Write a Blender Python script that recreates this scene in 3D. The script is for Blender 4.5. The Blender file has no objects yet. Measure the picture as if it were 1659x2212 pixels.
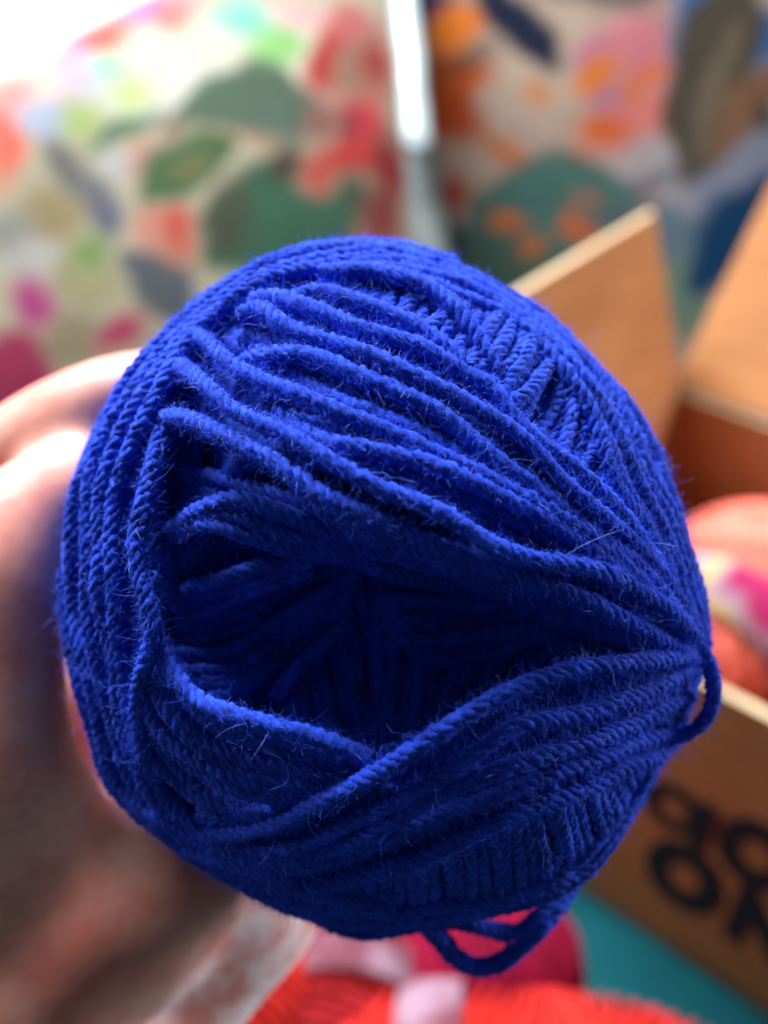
import bpy, bmesh, math, random
import numpy as np
from mathutils import Vector, Matrix
from mathutils import noise as mnoise
rng = np.random.default_rng(7); random.seed(7)
S = bpy.context.scene
C = S.collection

# ------------------------------------------------------------------ camera
PITCH = math.radians(38.0); HCAM = 0.40; TW = 0.788; FW = 1659.0; CX = 829.5; CY = 1106.0
cam = bpy.data.cameras.new('camera'); camo = bpy.data.objects.new('camera', cam); C.objects.link(camo)
cam.sensor_fit = 'VERTICAL'; cam.sensor_height = 36.0; cam.lens = 18.0/(TW*4/3/2)
camo.location = (0, 0, HCAM); camo.rotation_euler = (math.pi/2-PITCH, 0, 0)
cam.clip_start = 0.01; cam.clip_end = 50
cam.dof.use_dof = True; cam.dof.focus_distance = 0.121; cam.dof.aperture_fstop = cam.lens/4.0
cam.dof.aperture_blades = 0
S.camera = camo
# ------------------------------------------------------------------ world, light, exposure
W = bpy.data.worlds.new('World'); S.world = W; W.use_nodes = True
bg = W.node_tree.nodes['Background']; bg.inputs[0].default_value = (0.80, 0.90, 1.0, 1); bg.inputs[1].default_value = 0.125
def area(name, loc, target, sx, sy, power, col):
    l = bpy.data.lights.new(name, 'AREA'); l.shape = 'RECTANGLE'; l.size = sx; l.size_y = sy; l.energy = power; l.color = col
    o = bpy.data.objects.new(name, l); C.objects.link(o); o.location = loc
    o.rotation_euler = (Vector(target)-Vector(loc)).to_track_quat('-Z', 'Y').to_euler(); return o
area('window_light', (-0.27, 0.64, 1.00), (0.0, 0.2, 0.28), 0.40, 0.32, 38.0, (0.93, 0.97, 1.0))
area('left_window_light', (-0.78, 0.38, 0.55), (0.05, 0.15, 0.2), 0.3, 0.3, 4.0, (0.95, 0.98, 1.0))
area('side_fill_light', (0.46, 0.25, 0.34), (-0.02, 0.1, 0.23), 0.15, 0.15, 2.9, (0.95, 0.97, 1.0))  # soft fill added on the right to brighten the palm strip
S.view_settings.view_transform = 'Standard'; S.view_settings.look = 'None'
S.view_settings.exposure = 0.0; S.view_settings.gamma = 1.0; S.view_settings.use_curve_mapping = False
S.cycles.use_denoising = True; S.cycles.max_bounces = 8; S.cycles.sample_clamp_indirect = 4.0

# ------------------------------------------------------------------ geometry helpers
cp, sp = math.cos(PITCH), math.sin(PITCH)
def ray(px, py):
    x = (np.asarray(px, float)-CX)/FW*TW; y = (CY-np.asarray(py, float))/FW*TW
    return np.stack([x, y*sp+cp, y*cp-sp], -1)
CAM = np.array([0, 0, HCAM])
def P(px, py, d):                       # a point seen at (px, py) of a 1659 wide frame, d metres deep
    return CAM + ray(px, py)*np.asarray(d, float)[..., None]
def hitz(px, py, z):
    r = ray(px, py); return CAM + r*((z-HCAM)/r[..., 2:3])
def to_px(p):
    q = np.asarray(p, float)-CAM; d = q[..., 1]*cp - q[..., 2]*sp; u = q[..., 1]*sp + q[..., 2]*cp
    return q[..., 0]/d/TW*FW+CX, CY-u/d/TW*FW, d

def mkmesh(name, V, F, mats, parent=None, uv=None, smooth=True, matidx=None, col=None):
    me = bpy.data.meshes.new(name)
    V = np.asarray(V, np.float32)
    if isinstance(F, np.ndarray):
        n, k = F.shape
        me.vertices.add(len(V)); me.vertices.foreach_set('co', V.ravel())
        me.loops.add(n*k); me.loops.foreach_set('vertex_index', F.astype(np.int32).ravel())
        me.polygons.add(n); me.polygons.foreach_set('loop_start', np.arange(0, n*k, k, dtype=np.int32))
        try: me.polygons.foreach_set('loop_total', np.full(n, k, np.int32))
        except Exception: pass
        me.update(calc_edges=True)
    else:
        me.from_pydata([tuple(map(float, v)) for v in V], [], [tuple(f) for f in F]); me.update()
    if uv is not None:
        L = me.uv_layers.new(name='UVMap'); vi = np.empty(len(me.loops), np.int32); me.loops.foreach_get('vertex_index', vi)
        L.data.foreach_set('uv', uv[vi].astype(np.float32).ravel())
    if col is not None:
        a = me.color_attributes.new('print', 'FLOAT_COLOR', 'POINT')
        a.data.foreach_set('color', np.c_[col, np.ones(len(col))].astype(np.float32).ravel())
    for m in (mats if isinstance(mats, (list, tuple)) else [mats]): me.materials.append(m)
    if matidx is not None: me.polygons.foreach_set('material_index', np.asarray(matidx, np.int32))
    me.polygons.foreach_set('use_smooth', np.full(len(me.polygons), smooth))
    me.validate()
    o = bpy.data.objects.new(name, me); C.objects.link(o)
    if parent is not None: o.parent = parent
    return o
def tag(o, label=None, cat=None, group=None, kind=None):
    if label: o['label'] = label
    if cat: o['category'] = cat
    if group: o['group'] = group
    if kind: o['kind'] = kind
    return o
def thing(name, label, cat, group=None):
    o = bpy.data.objects.new(name, None); C.objects.link(o); o.empty_display_size = 0.01
    return tag(o, label, cat, group)

def catmull(pts, n=14):
    p = np.asarray(pts, float); p = np.vstack([2*p[0]-p[1], p, 2*p[-1]-p[-2]])
    out = []
    for i in range(1, len(p)-2):
        t = np.linspace(0, 1, n, endpoint=False)[:, None]
        out.append(0.5*((2*p[i])+(-p[i-1]+p[i+1])*t+(2*p[i-1]-5*p[i]+4*p[i+1]-p[i+2])*t**2+(-p[i-1]+3*p[i]-3*p[i+1]+p[i+2])*t**3))
    out.append(p[-2][None]); return np.vstack(out)
def resample(p, ds):
    L = np.r_[0, np.cumsum(np.linalg.norm(np.diff(p, axis=0), axis=1))]
    n = max(4, int(L[-1]/ds)); s = np.linspace(0, L[-1], n+1)
    return np.stack([np.interp(s, L, p[:, k]) for k in range(3)], 1), s
def frames(p):
    T = np.gradient(p, axis=0); T /= np.linalg.norm(T, axis=1, keepdims=True)+1e-12
    N = np.zeros_like(T); a = np.cross(T[0], [0.3, 0.5, 0.8]); N[0] = a/np.linalg.norm(a)
    for i in range(1, len(p)):
        v = N[i-1]-T[i]*(N[i-1]@T[i]); N[i] = v/(np.linalg.norm(v)+1e-12)
    return T, N, np.cross(T, N)
def tube(p, r, k, s=None, caps=True):
    """one tube: returns V, F(quads), UV"""
    T, N, B = frames(p); n = len(p); a = np.arange(k)/k*2*np.pi
    r = np.broadcast_to(np.asarray(r, float), (n,))
    V = p[:, None]+(N[:, None]*np.cos(a)[None, :, None]+B[:, None]*np.sin(a)[None, :, None])*r[:, None, None]
    i = np.arange(n-1)[:, None]; j = np.arange(k)[None]; j2 = (j+1) % k
    F = np.stack([i*k+j, i*k+j2, (i+1)*k+j2, (i+1)*k+j], -1).reshape(-1, 4)
    s = np.zeros(n) if s is None else s
    UV = np.stack([np.broadcast_to(s[:, None]*1000, (n, k)), np.broadcast_to(a[None]/6.283, (n, k))], -1).reshape(-1, 2)
    return V.reshape(-1, 3), F, UV

HD_ = 3.8
R0 = 0.00118; PITCHY = 0.0062
def yarn(paths, R=R0, plies=4, ds=0.00036, k=7, hairs=9.0, hlen=0.00072, pitch=PITCHY, rough=0.20, hw=0.000021, wob=0.00022):
    """plied yarn along each path; hairs = fibres per mm. Returns V,F,UV,matidx"""
    Vs, Fs, Us, Ms = [], [], [], []; off = 0
    HR, HD, HT, HL = [], [], [], []
    for path in paths:
        p, s = resample(path, ds); n = len(p)
        if wob:
            nk = max(3, int(s[-1]/0.007)); kn = np.linspace(0, s[-1], nk)
            for c in range(3): p[:, c] += np.interp(s, kn, rng.normal(0, wob, nk))
            ker = np.ones(7)/7
            q = np.pad(p, ((3, 3), (0, 0)), 'edge'); q[:3] = 2*p[0]-p[3:0:-1]; q[-3:] = 2*p[-1]-p[-2:-5:-1]
            p = np.stack([np.convolve(q[:, c], ker, 'valid') for c in range(3)], 1)
        T, N, B = frames(p)
        ph0 = rng.uniform(0, 6.28); Rv = R*(1+0.07*np.interp(s, np.linspace(0, s[-1], 8), rng.normal(0, 1, 8)))
        for q in range(plies):
            ph = ph0+2*np.pi*q/plies+s/pitch*2*np.pi + np.interp(s, np.linspace(0, s[-1], 10), rng.normal(0, .12, 10))
            if plies > 1:
                c = p+(N*np.cos(ph)[:, None]+B*np.sin(ph)[:, None])*(Rv*0.50)[:, None]
                rp = Rv*0.51
            else: c = p; rp = Rv
            V, F, U = tube(c, rp, k, s)
            cen = np.repeat(c, k, 0); V = cen+(V-cen)*(1+rng.normal(0, rough, len(V))[:, None])
            U[:, 1] += q*3.7
            Vs.append(V); Fs.append(F+off); Us.append(U); Ms.append(np.zeros(len(F), int)); off += len(V)
        m = rng.poisson(HD_*hairs*s[-1]*1000)
        if m:
            i = rng.integers(0, n, m); a = rng.uniform(0, 6.283, m)
            rad = N[i]*np.cos(a)[:, None]+B[i]*np.sin(a)[:, None]
            HR.append(p[i]+rad*(Rv[i]*0.93)[:, None]); HD.append(rad); HT.append(T[i]); HL.append(hlen*rng.gamma(1.5, 0.66, m))
    if HR:
        r = np.vstack(HR); d = np.vstack(HD); t = np.vstack(HT); L = np.concatenate(HL)[:, None]; m = len(r)
        d1 = d*0.55+t*rng.uniform(-1, 1, (m, 1))+rng.normal(0, .55, (m, 3)); d1 /= np.linalg.norm(d1, axis=1, keepdims=True)
        fl = (d1*d).sum(1, keepdims=True); d1 = np.where(fl < 0, d1-1.6*fl*d, d1)
        pts = [r-d*0.0001]; dd = d1
        for kx in range(3):
            pts.append(pts[-1]+dd*L/3); dd = dd+rng.normal(0, .85, (m, 3)); dd /= np.linalg.norm(dd, axis=1, keepdims=True)
        w = np.cross(d1, rng.normal(0, 1, (m, 3))); w /= np.linalg.norm(w, axis=1, keepdims=True)+1e-9
        wid = [hw, hw, hw*.8, hw*0.4]
        V = np.stack([x for q in range(4) for x in (pts[q]-w*wid[q], pts[q]+w*wid[q])], 1).reshape(-1, 3)
        b = (np.arange(m)*8)[:, None, None]+np.array([[0, 1, 3, 2], [2, 3, 5, 4], [4, 5, 7, 6]])[None]
        F = b.reshape(-1, 4)+off
        Vs.append(V); Fs.append(F); Us.append(np.zeros((len(V), 2))); Ms.append(np.ones(len(F), int)); off += len(V)
    return np.vstack(Vs), np.vstack(Fs), np.vstack(Us), np.concatenate(Ms)

# ------------------------------------------------------------------ materials
def srgb(*c):
    c = np.array(c, float)/255; return np.where(c <= .04045, c/12.92, ((c+.055)/1.055)**2.4)
def mat(name, col=(0.5, 0.5, 0.5), rough=0.6, spec=0.3, **kw):
    m = bpy.data.materials.new(name); m.use_nodes = True; b = m.node_tree.nodes['Principled BSDF']
    b.inputs['Base Color'].default_value = (*[float(x) for x in col], 1); b.inputs['Roughness'].default_value = rough
    b.inputs['Specular IOR Level'].default_value = spec
    for k2, v in kw.items(): b.inputs[k2.replace('_', ' ')].default_value = v
    return m, m.node_tree.nodes, m.node_tree.links, b
def noise_tex(N, L, scale, detail=4, vec=None, rough=0.55):
    t = N.new('ShaderNodeTexNoise'); t.inputs['Scale'].default_value = scale; t.inputs['Detail'].default_value = detail
    t.inputs['Roughness'].default_value = rough
    if vec is not None: L.new(vec, t.inputs['Vector'])
    return t
def ramp(N, L, fac, stops):
    r = N.new('ShaderNodeValToRGB'); L.new(fac, r.inputs[0])
    e = r.color_ramp.elements
    while len(e) < len(stops): e.new(0.5)
    for x, (p_, c_) in zip(e, stops): x.position = p_; x.color = (*[float(v) for v in c_], 1)
    return r
def bump(N, L, h, b, strength, dist):
    n = N.new('ShaderNodeBump'); n.inputs['Strength'].default_value = strength; n.inputs['Distance'].default_value = dist
    L.new(h, n.inputs['Height']); L.new(n.outputs[0], b.inputs['Normal']); return n

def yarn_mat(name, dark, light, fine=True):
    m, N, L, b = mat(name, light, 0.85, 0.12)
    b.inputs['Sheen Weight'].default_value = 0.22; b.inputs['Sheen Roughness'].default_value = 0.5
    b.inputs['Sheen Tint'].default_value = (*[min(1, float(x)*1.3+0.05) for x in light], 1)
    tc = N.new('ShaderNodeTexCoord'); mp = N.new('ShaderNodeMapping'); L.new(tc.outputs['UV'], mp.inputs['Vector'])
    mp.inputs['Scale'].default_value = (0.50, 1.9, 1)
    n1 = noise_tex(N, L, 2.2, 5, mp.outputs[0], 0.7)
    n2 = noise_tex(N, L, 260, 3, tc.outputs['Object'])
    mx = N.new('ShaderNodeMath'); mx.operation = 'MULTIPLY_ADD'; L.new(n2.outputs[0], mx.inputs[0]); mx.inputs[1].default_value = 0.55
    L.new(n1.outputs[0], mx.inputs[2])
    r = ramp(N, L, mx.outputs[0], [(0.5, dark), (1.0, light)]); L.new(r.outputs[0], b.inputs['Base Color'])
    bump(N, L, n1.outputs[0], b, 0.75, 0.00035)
    return m
def fibre_mat(name, col):
    m, N, L, b = mat(name, col, 0.45, 0.35)
    t = N.new('ShaderNodeBsdfTranslucent'); t.inputs[0].default_value = (*[float(x) for x in col], 1)
    mx = N.new('ShaderNodeMixShader'); mx.inputs[0].default_value = 0.35
    L.new(b.outputs[0], mx.inputs[1]); L.new(t.outputs[0], mx.inputs[2])
    L.new(mx.outputs[0], N['Material Output'].inputs[0]); return m
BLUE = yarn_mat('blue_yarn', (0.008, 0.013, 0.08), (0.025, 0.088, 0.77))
BLUEF = fibre_mat('blue_fibre', (0.026, 0.090, 0.76))
PALEF = fibre_mat('pale_fibre', (0.10, 0.20, 0.75))
CORAL = yarn_mat('coral_yarn', srgb(180, 28, 28), srgb(218, 54, 46))
CORALF = fibre_mat('coral_fibre', srgb(250, 110, 90))
MAG = yarn_mat('magenta_yarn', srgb(105, 6, 36), srgb(150, 12, 52))
MAGF = fibre_mat('magenta_fibre', srgb(190, 30, 80))
CORAL_LIT = yarn_mat('coral_yarn_lit', srgb(245, 105, 88), srgb(255, 150, 130))  # coral lightened so the ball in the box looks strongly lit
RED = yarn_mat('dark_red_yarn', srgb(120, 15, 25), srgb(165, 30, 35))

# ================================================================== setting: seat, back, window
m, N, L, b = mat('teal_fabric', srgb(35, 120, 135), 0.85, 0.1)
tc = N.new('ShaderNodeTexCoord'); n1 = noise_tex(N, L, 14, 5, tc.outputs['Object'])
r = ramp(N, L, n1.outputs[0], [(0.3, srgb(12, 64, 74)), (0.7, srgb(22, 94, 102))]); L.new(r.outputs[0], b.inputs['Base Color'])
n2 = noise_tex(N, L, 900, 2, tc.outputs['Object']); bump(N, L, n2.outputs[0], b, 0.4, 0.001)
TEAL = m
def grid(nu, nv, f):
    u, v = np.meshgrid(np.linspace(0, 1, nu), np.linspace(0, 1, nv)); V = f(u.ravel(), v.ravel())
    i = np.arange(nv-1)[:, None]*nu+np.arange(nu-1)[None]; i = i.ravel()
    return V, np.stack([i, i+1, i+nu+1, i+nu], -1)
def seat(u, v):
    x = -1.2+u*2.6; y = -0.6+v*1.8
    return np.stack([x, y, 0.003*np.sin(x*9+1)*np.cos(y*7)-0.003], -1)
V, F = grid(60, 50, seat)
seat_o = mkmesh('seat_cushion', V, F, TEAL)
sm = seat_o.modifiers.new('thick', 'SOLIDIFY'); sm.thickness = 0.12; sm.offset = -1
tag(seat_o, 'teal fabric seat under the cardboard box and the spare yarn', 'seat', kind='structure')

# ------------------------------------------------------------------ floral prints
def sstep(x): x = np.clip(x, 0, 1); return x*x*(3-2*x)
def blobs(px, py, base, shapes, scale=0.8):
    sf = 46 if shapes is LEFT else 32
    col = np.tile(srgb(*base), (len(px), 1))
    px, py = px+7*np.sin(py/31+px/77)+4*np.sin(px/17+py/23), py+7*np.sin(px/37-py/61)+4*np.cos(py/19-px/29)
    for sh in shapes:
        kind, c = sh[0], srgb(*sh[-1])
        if kind == 'e':
            _, x, y, rx, ry, rot, soft, _c = sh
            a = math.radians(rot); dx, dy = px-x, py-y
            u = (dx*math.cos(a)+dy*math.sin(a))/rx; v = (-dx*math.sin(a)+dy*math.cos(a))/ry
            w = sstep((1-np.hypot(u, v))/max(soft, sf/min(rx, ry))+0.5)
        elif kind == 'l':                                  # leaf from A to B
            _, x0, y0, x1, y1, wd, bend, _c = sh
            Lx, Ly = x1-x0, y1-y0; LL = math.hypot(Lx, Ly); t = ((px-x0)*Lx+(py-y0)*Ly)/LL**2
            n = ((px-x0)*-Ly+(py-y0)*Lx)/LL - bend*4*t*(1-t)
            prof = wd/2*np.sin(np.pi*np.clip(t, 0, 1))**0.75
            w = sstep((prof-np.abs(n))/38+0.5)*(t > 0)*(t < 1)
        else:                                              # polygon
            _, pts, _c = sh
            ins = np.zeros(len(px), bool); j = len(pts)-1
            dist = np.full(len(px), 1e9)
            for i in range(len(pts)):
                xi, yi = pts[i]; xj, yj = pts[j]
                ins ^= ((yi > py) != (yj > py)) & (px < (xj-xi)*(py-yi)/(yj-yi+1e-9)+xi)
                ex, ey = xj-xi, yj-yi; t = np.clip(((px-xi)*ex+(py-yi)*ey)/(ex*ex+ey*ey+1e-9), 0, 1)
                dist = np.minimum(dist, np.hypot(px-xi-t*ex, py-yi-t*ey)); j = i
            w = sstep(np.where(ins, dist, -dist)/42+0.5)
        col = col*(1-w[:, None])+c*w[:, None]
    if shapes is LEFT: col = col*.94+srgb(196, 180, 165)*.06
    return col*scale
def print_mat(name, transl):
    m, N, L, b = mat(name, (0.5, 0.5, 0.5), 0.8, 0.15)
    a = N.new('ShaderNodeVertexColor'); a.layer_name = 'print'
    tc = N.new('ShaderNodeTexCoord'); n = noise_tex(N, L, 60, 4, tc.outputs['Object'])
    mx = N.new('ShaderNodeMix'); mx.data_type = 'RGBA'; mx.blend_type = 'OVERLAY'; mx.inputs[0].default_value = 0.25
    L.new(a.outputs[0], mx.inputs[6]); L.new(n.outputs[0], mx.inputs[7])
    L.new(mx.outputs[2], b.inputs['Base Color'])
    n2 = noise_tex(N, L, 1400, 2, tc.outputs['Object']); bump(N, L, n2.outputs[0], b, 0.3, 0.0006)
    if transl:
        t = N.new('ShaderNodeBsdfTranslucent'); L.new(mx.outputs[2], t.inputs[0]); ms = N.new('ShaderNodeMixShader')
        ms.inputs[0].default_value = transl; L.new(b.outputs[0], ms.inputs[1]); L.new(t.outputs[0], ms.inputs[2])
        L.new(ms.outputs[0], N['Material Output'].inputs[0])
    return m
LEFT = [
 ('e',560,110,300,110,0,.9,(225,222,200)), ('e',300,180,160,90,0,.9,(222,222,205)),
 ('e',190,85,95,34,-22,.8,(255,80,75)), ('e',120,98,60,34,-10,.8,(255,120,165)), ('e',330,15,90,30,-10,.8,(250,120,150)),
 ('e',305,30,28,18,-15,.6,(95,105,190)), ('e',372,40,40,30,0,.8,(250,130,120)), ('e',60,130,60,20,-20,.8,(255,235,230)),
 ('e',540,45,80,36,15,.7,(135,215,195)), ('e',590,105,62,45,-20,.8,(150,210,120)), ('e',640,30,50,30,0,.8,(250,190,190)),
 ('e',228,140,46,34,0,.8,(165,232,195)), ('e',172,165,45,40,20,.8,(205,190,228)), ('e',280,200,42,34,-40,.8,(205,220,140)),
 ('e',80,195,80,34,-10,.8,(238,200,190)), ('e',10,300,38,95,0,.7,(245,105,85)), ('e',30,210,40,50,10,.8,(250,150,145)),
 ('e',95,255,55,45,0,.8,(180,190,212)), ('e',170,262,45,35,0,.8,(175,195,120)),
 ('l',85,290,250,520,80,-14,(112,112,108)), ('e',225,455,34,60,-25,.7,(100,100,122)),
 ('e',110,470,70,60,0,.9,(158,140,100)), ('e',20,500,50,50,0,.9,(150,150,140)), ('e',70,560,80,40,10,.9,(188,182,176)),
 ('e',190,600,70,70,0,.9,(165,158,115)), ('e',200,545,34,46,20,.8,(120,150,85)),
 ('e',72,650,44,60,0,.7,(180,55,125)), ('e',30,810,95,95,0,.6,(165,20,80)), ('e',262,722,62,34,-30,.6,(185,35,90)),
 ('e',150,730,60,60,0,.8,(150,135,105)), ('l',265,540,430,690,120,0,(82,90,98)),
 ('e',330,350,60,60,0,.8,(196,150,135)), ('e',250,360,30,30,0,.8,(190,190,192)),
 ('l',440,480,640,300,60,24,(186,132,115)), ('l',400,250,600,330,60,-30,(186,140,122)),
 ('l',372,262,700,250,150,-52,(76,104,84)), ('e',620,260,70,46,10,.5,(84,108,92)),
 ('l',195,330,350,240,46,-8,(32,108,76)), ('e',372,268,24,14,30,.7,(120,75,55)),
 ('l',288,450,515,305,120,-22,(52,96,52)), ('e',405,358,44,22,-25,.9,(112,112,66)),
 ('p',[(290,462),(415,440),(440,470),(415,560),(380,580),(300,520)],(205,135,115)), ('p',[(360,455),(415,442),(412,500),(400,560),(360,510)],(200,62,50)),
 ('p',[(425,560),(450,470),(500,400),(560,335),(600,345),(640,395),(690,415),(745,380),(762,430),(775,500),(740,560),(560,590),(440,580)],(36,96,70)),
 ('e',490,470,50,90,20,.9,(56,72,52)), ('e',620,350,44,42,30,.6,(52,50,36)),
 ('e',740,70,60,60,0,.8,(205,110,108)), ('e',705,140,42,76,8,.6,(185,36,38)), ('e',770,150,50,60,0,.8,(165,120,100)), ('e',820,140,30,80,0,.6,(165,40,36)),
 ('e',775,265,58,66,-15,.7,(205,40,56)), ('e',690,270,40,40,0,.8,(150,100,90)), ('e',757,275,14,30,-10,.6,(62,26,46)),
 ('e',760,345,80,36,-10,.6,(205,36,36)), ('e',690,375,34,40,10,.6,(195,70,60)), ('e',840,360,40,80,0,.7,(150,30,32)),
 ('e',770,425,20,44,-10,.6,(26,46,44)), ('e',830,470,50,70,0,.8,(140,52,46)), ('e',800,540,60,30,0,.8,(160,70,66))]
RIGHT = [
 ('e',1500,300,200,200,0,.9,(172,158,158)), ('e',1180,120,180,120,0,.9,(190,165,145)),
 ('e',930,12,66,34,10,.6,(34,44,92)), ('e',985,62,72,46,-22,.6,(240,130,48)), ('e',960,170,72,60,0,.6,(185,88,30)),
 ('e',1012,172,56,26,-14,.6,(200,92,34)), ('e',970,245,72,62,12,.7,(178,72,28)), ('e',1005,118,40,8,-20,.7,(90,58,52)), ('e',1005,142,44,7,-24,.7,(88,56,52)),
 ('l',1020,275,1160,375,44,0,(186,104,56)), ('e',1130,350,17,17,0,.7,(205,92,38)), ('e',1186,390,20,24,20,.7,(208,86,30)),
 ('e',1165,200,22,20,0,.9,(215,122,58)), ('e',1260,340,22,26,20,.8,(205,102,48)),
 ('l',1020,-70,1225,148,100,12,(26,34,58)), ('p',[(1150,-40),(1500,-40),(1400,10),(1290,14),(1200,2)],(100,92,88)),
 ('e',1370,110,100,80,-30,.8,(212,124,132)), ('e',1370,250,110,60,-20,.8,(216,120,112)), ('e',1285,120,40,30,-30,.8,(188,116,140)), ('e',1295,215,30,34,0,.8,(180,118,140)),
 ('e',1285,165,58,28,-32,.6,(225,122,42)), ('e',1405,152,36,20,-25,.6,(226,112,44)), ('e',1362,196,22,20,0,.7,(222,120,52)),
 ('e',1305,278,58,24,14,.6,(218,100,36)), 
 ('e',1478,90,34,150,4,.6,(126,134,156)), ('e',1530,10,60,60,0,.6,(50,98,150)), ('e',1640,80,50,60,-20,.6,(46,96,150)),
 ('e',1610,370,150,90,-28,.7,(132,134,150)), ('l',1482,412,1625,-90,190,-16,(78,68,56)), ('l',1530,350,1700,120,90,0,(128,90,66)), ('l',1500,350,1600,30,50,-8,(110,96,78)), ('e',1650,255,20,30,0,.6,(30,36,48)),
 ('l',1240,430,1480,370,50,8,(112,108,118)), ('e',1395,415,24,14,-20,.8,(150,110,104)),
 ('l',940,600,1480,560,260,-120,(72,106,98)), ('e',1100,640,260,110,0,.5,(74,98,86)), ('e',1430,590,90,150,-20,.7,(112,132,112)), ('l',1300,470,1460,450,60,10,(88,92,104)),
 ('e',1460,505,60,50,10,.8,(98,116,128)), ('l',1500,640,1680,380,150,-10,(14,58,96)),
 ('e',1092,483,36,21,-8,.7,(206,104,36)), ('e',1153,530,28,20,-30,.7,(190,102,46)), ('e',1228,483,24,20,0,.7,(200,96,44)), ('e',1272,508,24,20,-20,.7,(196,92,44)), ('e',1265,434,28,14,0,.8,(180,100,76)),
 ('e',988,420,30,34,-30,.8,(165,58,42)), ('e',965,505,26,80,-8,.7,(42,52,66))]
def slab_cushion(name, px_corners, Y0, lean, thick, shapes, base, transl, bulge, nu=260, nv=200, folds=0.0):
    """thick leaning fabric cushion; px_corners = TL, TR, BR, BL, found on a leaning plane through y=Y0"""
    n = np.array([0, -math.cos(lean), -math.sin(lean)*-1.0]); n = np.array([0, -math.cos(lean), math.sin(lean)])
    p0 = np.array([0, Y0, 0.0])
    cs = []
    for (x, y) in px_corners:
        r_ = ray(x, y); t = ((p0-CAM)@n)/(r_@n); cs.append(CAM+r_*t)
    TL, TR, BR, BL = cs
    def f(u, v):
        q = (1-v)[:, None]*((1-u)[:, None]*TL+u[:, None]*TR)+v[:, None]*((1-u)[:, None]*BL+u[:, None]*BR)
        e = (np.clip(16*u*(1-u)*v*(1-v), 0, 1))**0.35
        w = folds*(np.sin(u*17+3*np.sin(v*4))*0.6+np.sin(v*13+u*5))
        return q+n*(bulge*e+w*e)[:, None]
    V, F = grid(nu, nv, f); px, py, _ = to_px(V)
    col = blobs(px, py, base, shapes, 0.52 if shapes is LEFT else 0.70)
    u, v = np.meshgrid(np.linspace(0, 1, nu), np.linspace(0, 1, nv)); u = u.ravel(); v = v.ravel()
    e = (np.clip(16*u*(1-u)*v*(1-v), 0, 1))**0.35
    V2 = V-n*(thick*e+1e-4)[:, None]
    Fb = F[:, ::-1]+len(V)
    return np.vstack([V, V2]), np.vstack([F, Fb]), np.vstack([col, col]), n

PL = print_mat('floral_print', 0.0)
V, F, col, n_ = slab_cushion('c', [(900,-160),(1900,-160),(1900,1500),(900,1500)], 0.66, math.radians(12), 0.10, RIGHT, (176,150,134), 0, 0.02, folds=0.0012)
o = mkmesh('back_cushion', V, F, PL, col=col)
tag(o, 'floral back cushion behind the box, taupe with orange and pink blossoms and a navy leaf', 'cushion', 'floral cushions behind the yarn')
V, F, col, n_ = slab_cushion('c', [(-520,420),(880,-300),(985,1500),(-600,1700)], 0.56, math.radians(22), 0.09, LEFT, (190,180,152), 0, 0.025, folds=0.0015)
o = mkmesh('floral_cushion', V, F, PL, col=col)
tag(o, 'pale floral cushion by the bright window, with dark green leaves and a red flower', 'cushion', 'floral cushions behind the yarn')

# satin strap and grey edge between the cushions
SAT, N, L, b = mat('white_satin', (0.34, 0.40, 0.41), 0.28, 0.5)
tc = N.new('ShaderNodeTexCoord'); n1 = noise_tex(N, L, 45, 3, tc.outputs['Object']); bump(N, L, n1.outputs[0], b, 0.5, 0.003)
GREY, N, L, b = mat('grey_edging', srgb(92, 98, 98), 0.7, 0.2)
tc = N.new('ShaderNodeTexCoord'); n1 = noise_tex(N, L, 60, 4, tc.outputs['Object']); r = ramp(N, L, n1.outputs[0], [(0.3, srgb(52,60,66)), (0.7, srgb(98,102,98))]); L.new(r.outputs[0], b.inputs['Base Color'])
def strap(name, pts, thick, m, label, cat):
    q = catmull([(x, y, d, w) for x, y, d, w in pts], 10) if False else None
    A = np.array(pts, float); t = np.linspace(0, len(A)-1, len(A)*10)
    a = np.stack([np.interp(t, np.arange(len(A)), A[:, k]) for k in range(4)], 1)
    p = P(a[:, 0], a[:, 1], a[:, 2]); w = a[:, 3]*a[:, 2]*TW/FW
    k = 12; an = np.arange(k)/k*2*np.pi
    X = np.array([1, 0, 0.]); Z = np.array([0, -cp, sp])
    V = p[:, None]+X*(np.cos(an)[None, :, None]*w[:, None, None])+Z*(np.sin(an)*thick)[None, :, None]
    n = len(p); i = np.arange(n-1)[:, None]; j = np.arange(k)[None]
    F = [tuple(f) for f in np.stack([i*k+j, i*k+(j+1) % k, (i+1)*k+(j+1) % k, (i+1)*k+j], -1).reshape(-1, 4)]
    F += [tuple(range(k))[::-1], tuple((n-1)*k+q for q in range(k))]
    o = mkmesh(name, V.reshape(-1, 3), F, m); return tag(o, label, cat)
strap('satin_strap', [(862,-200,.60,30),(872,-20,.585,26),(880,60,.58,29),(889,130,.575,29),(892,200,.57,28),(900,290,.565,31),(903,312,.565,29),(904,325,.565,18)], .006, SAT,
      'glossy white satin strap hanging in front of the seam between the cushions', 'strap')
strap('edging_tape', [(850,-200,.63,34),(885,100,.615,34),(905,330,.60,34),(925,480,.59,42),(940,640,.58,48),(960,1000,.56,50)], .008, GREY,
      'grey fabric edging tape running down below the white satin strap', 'edging')

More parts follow.
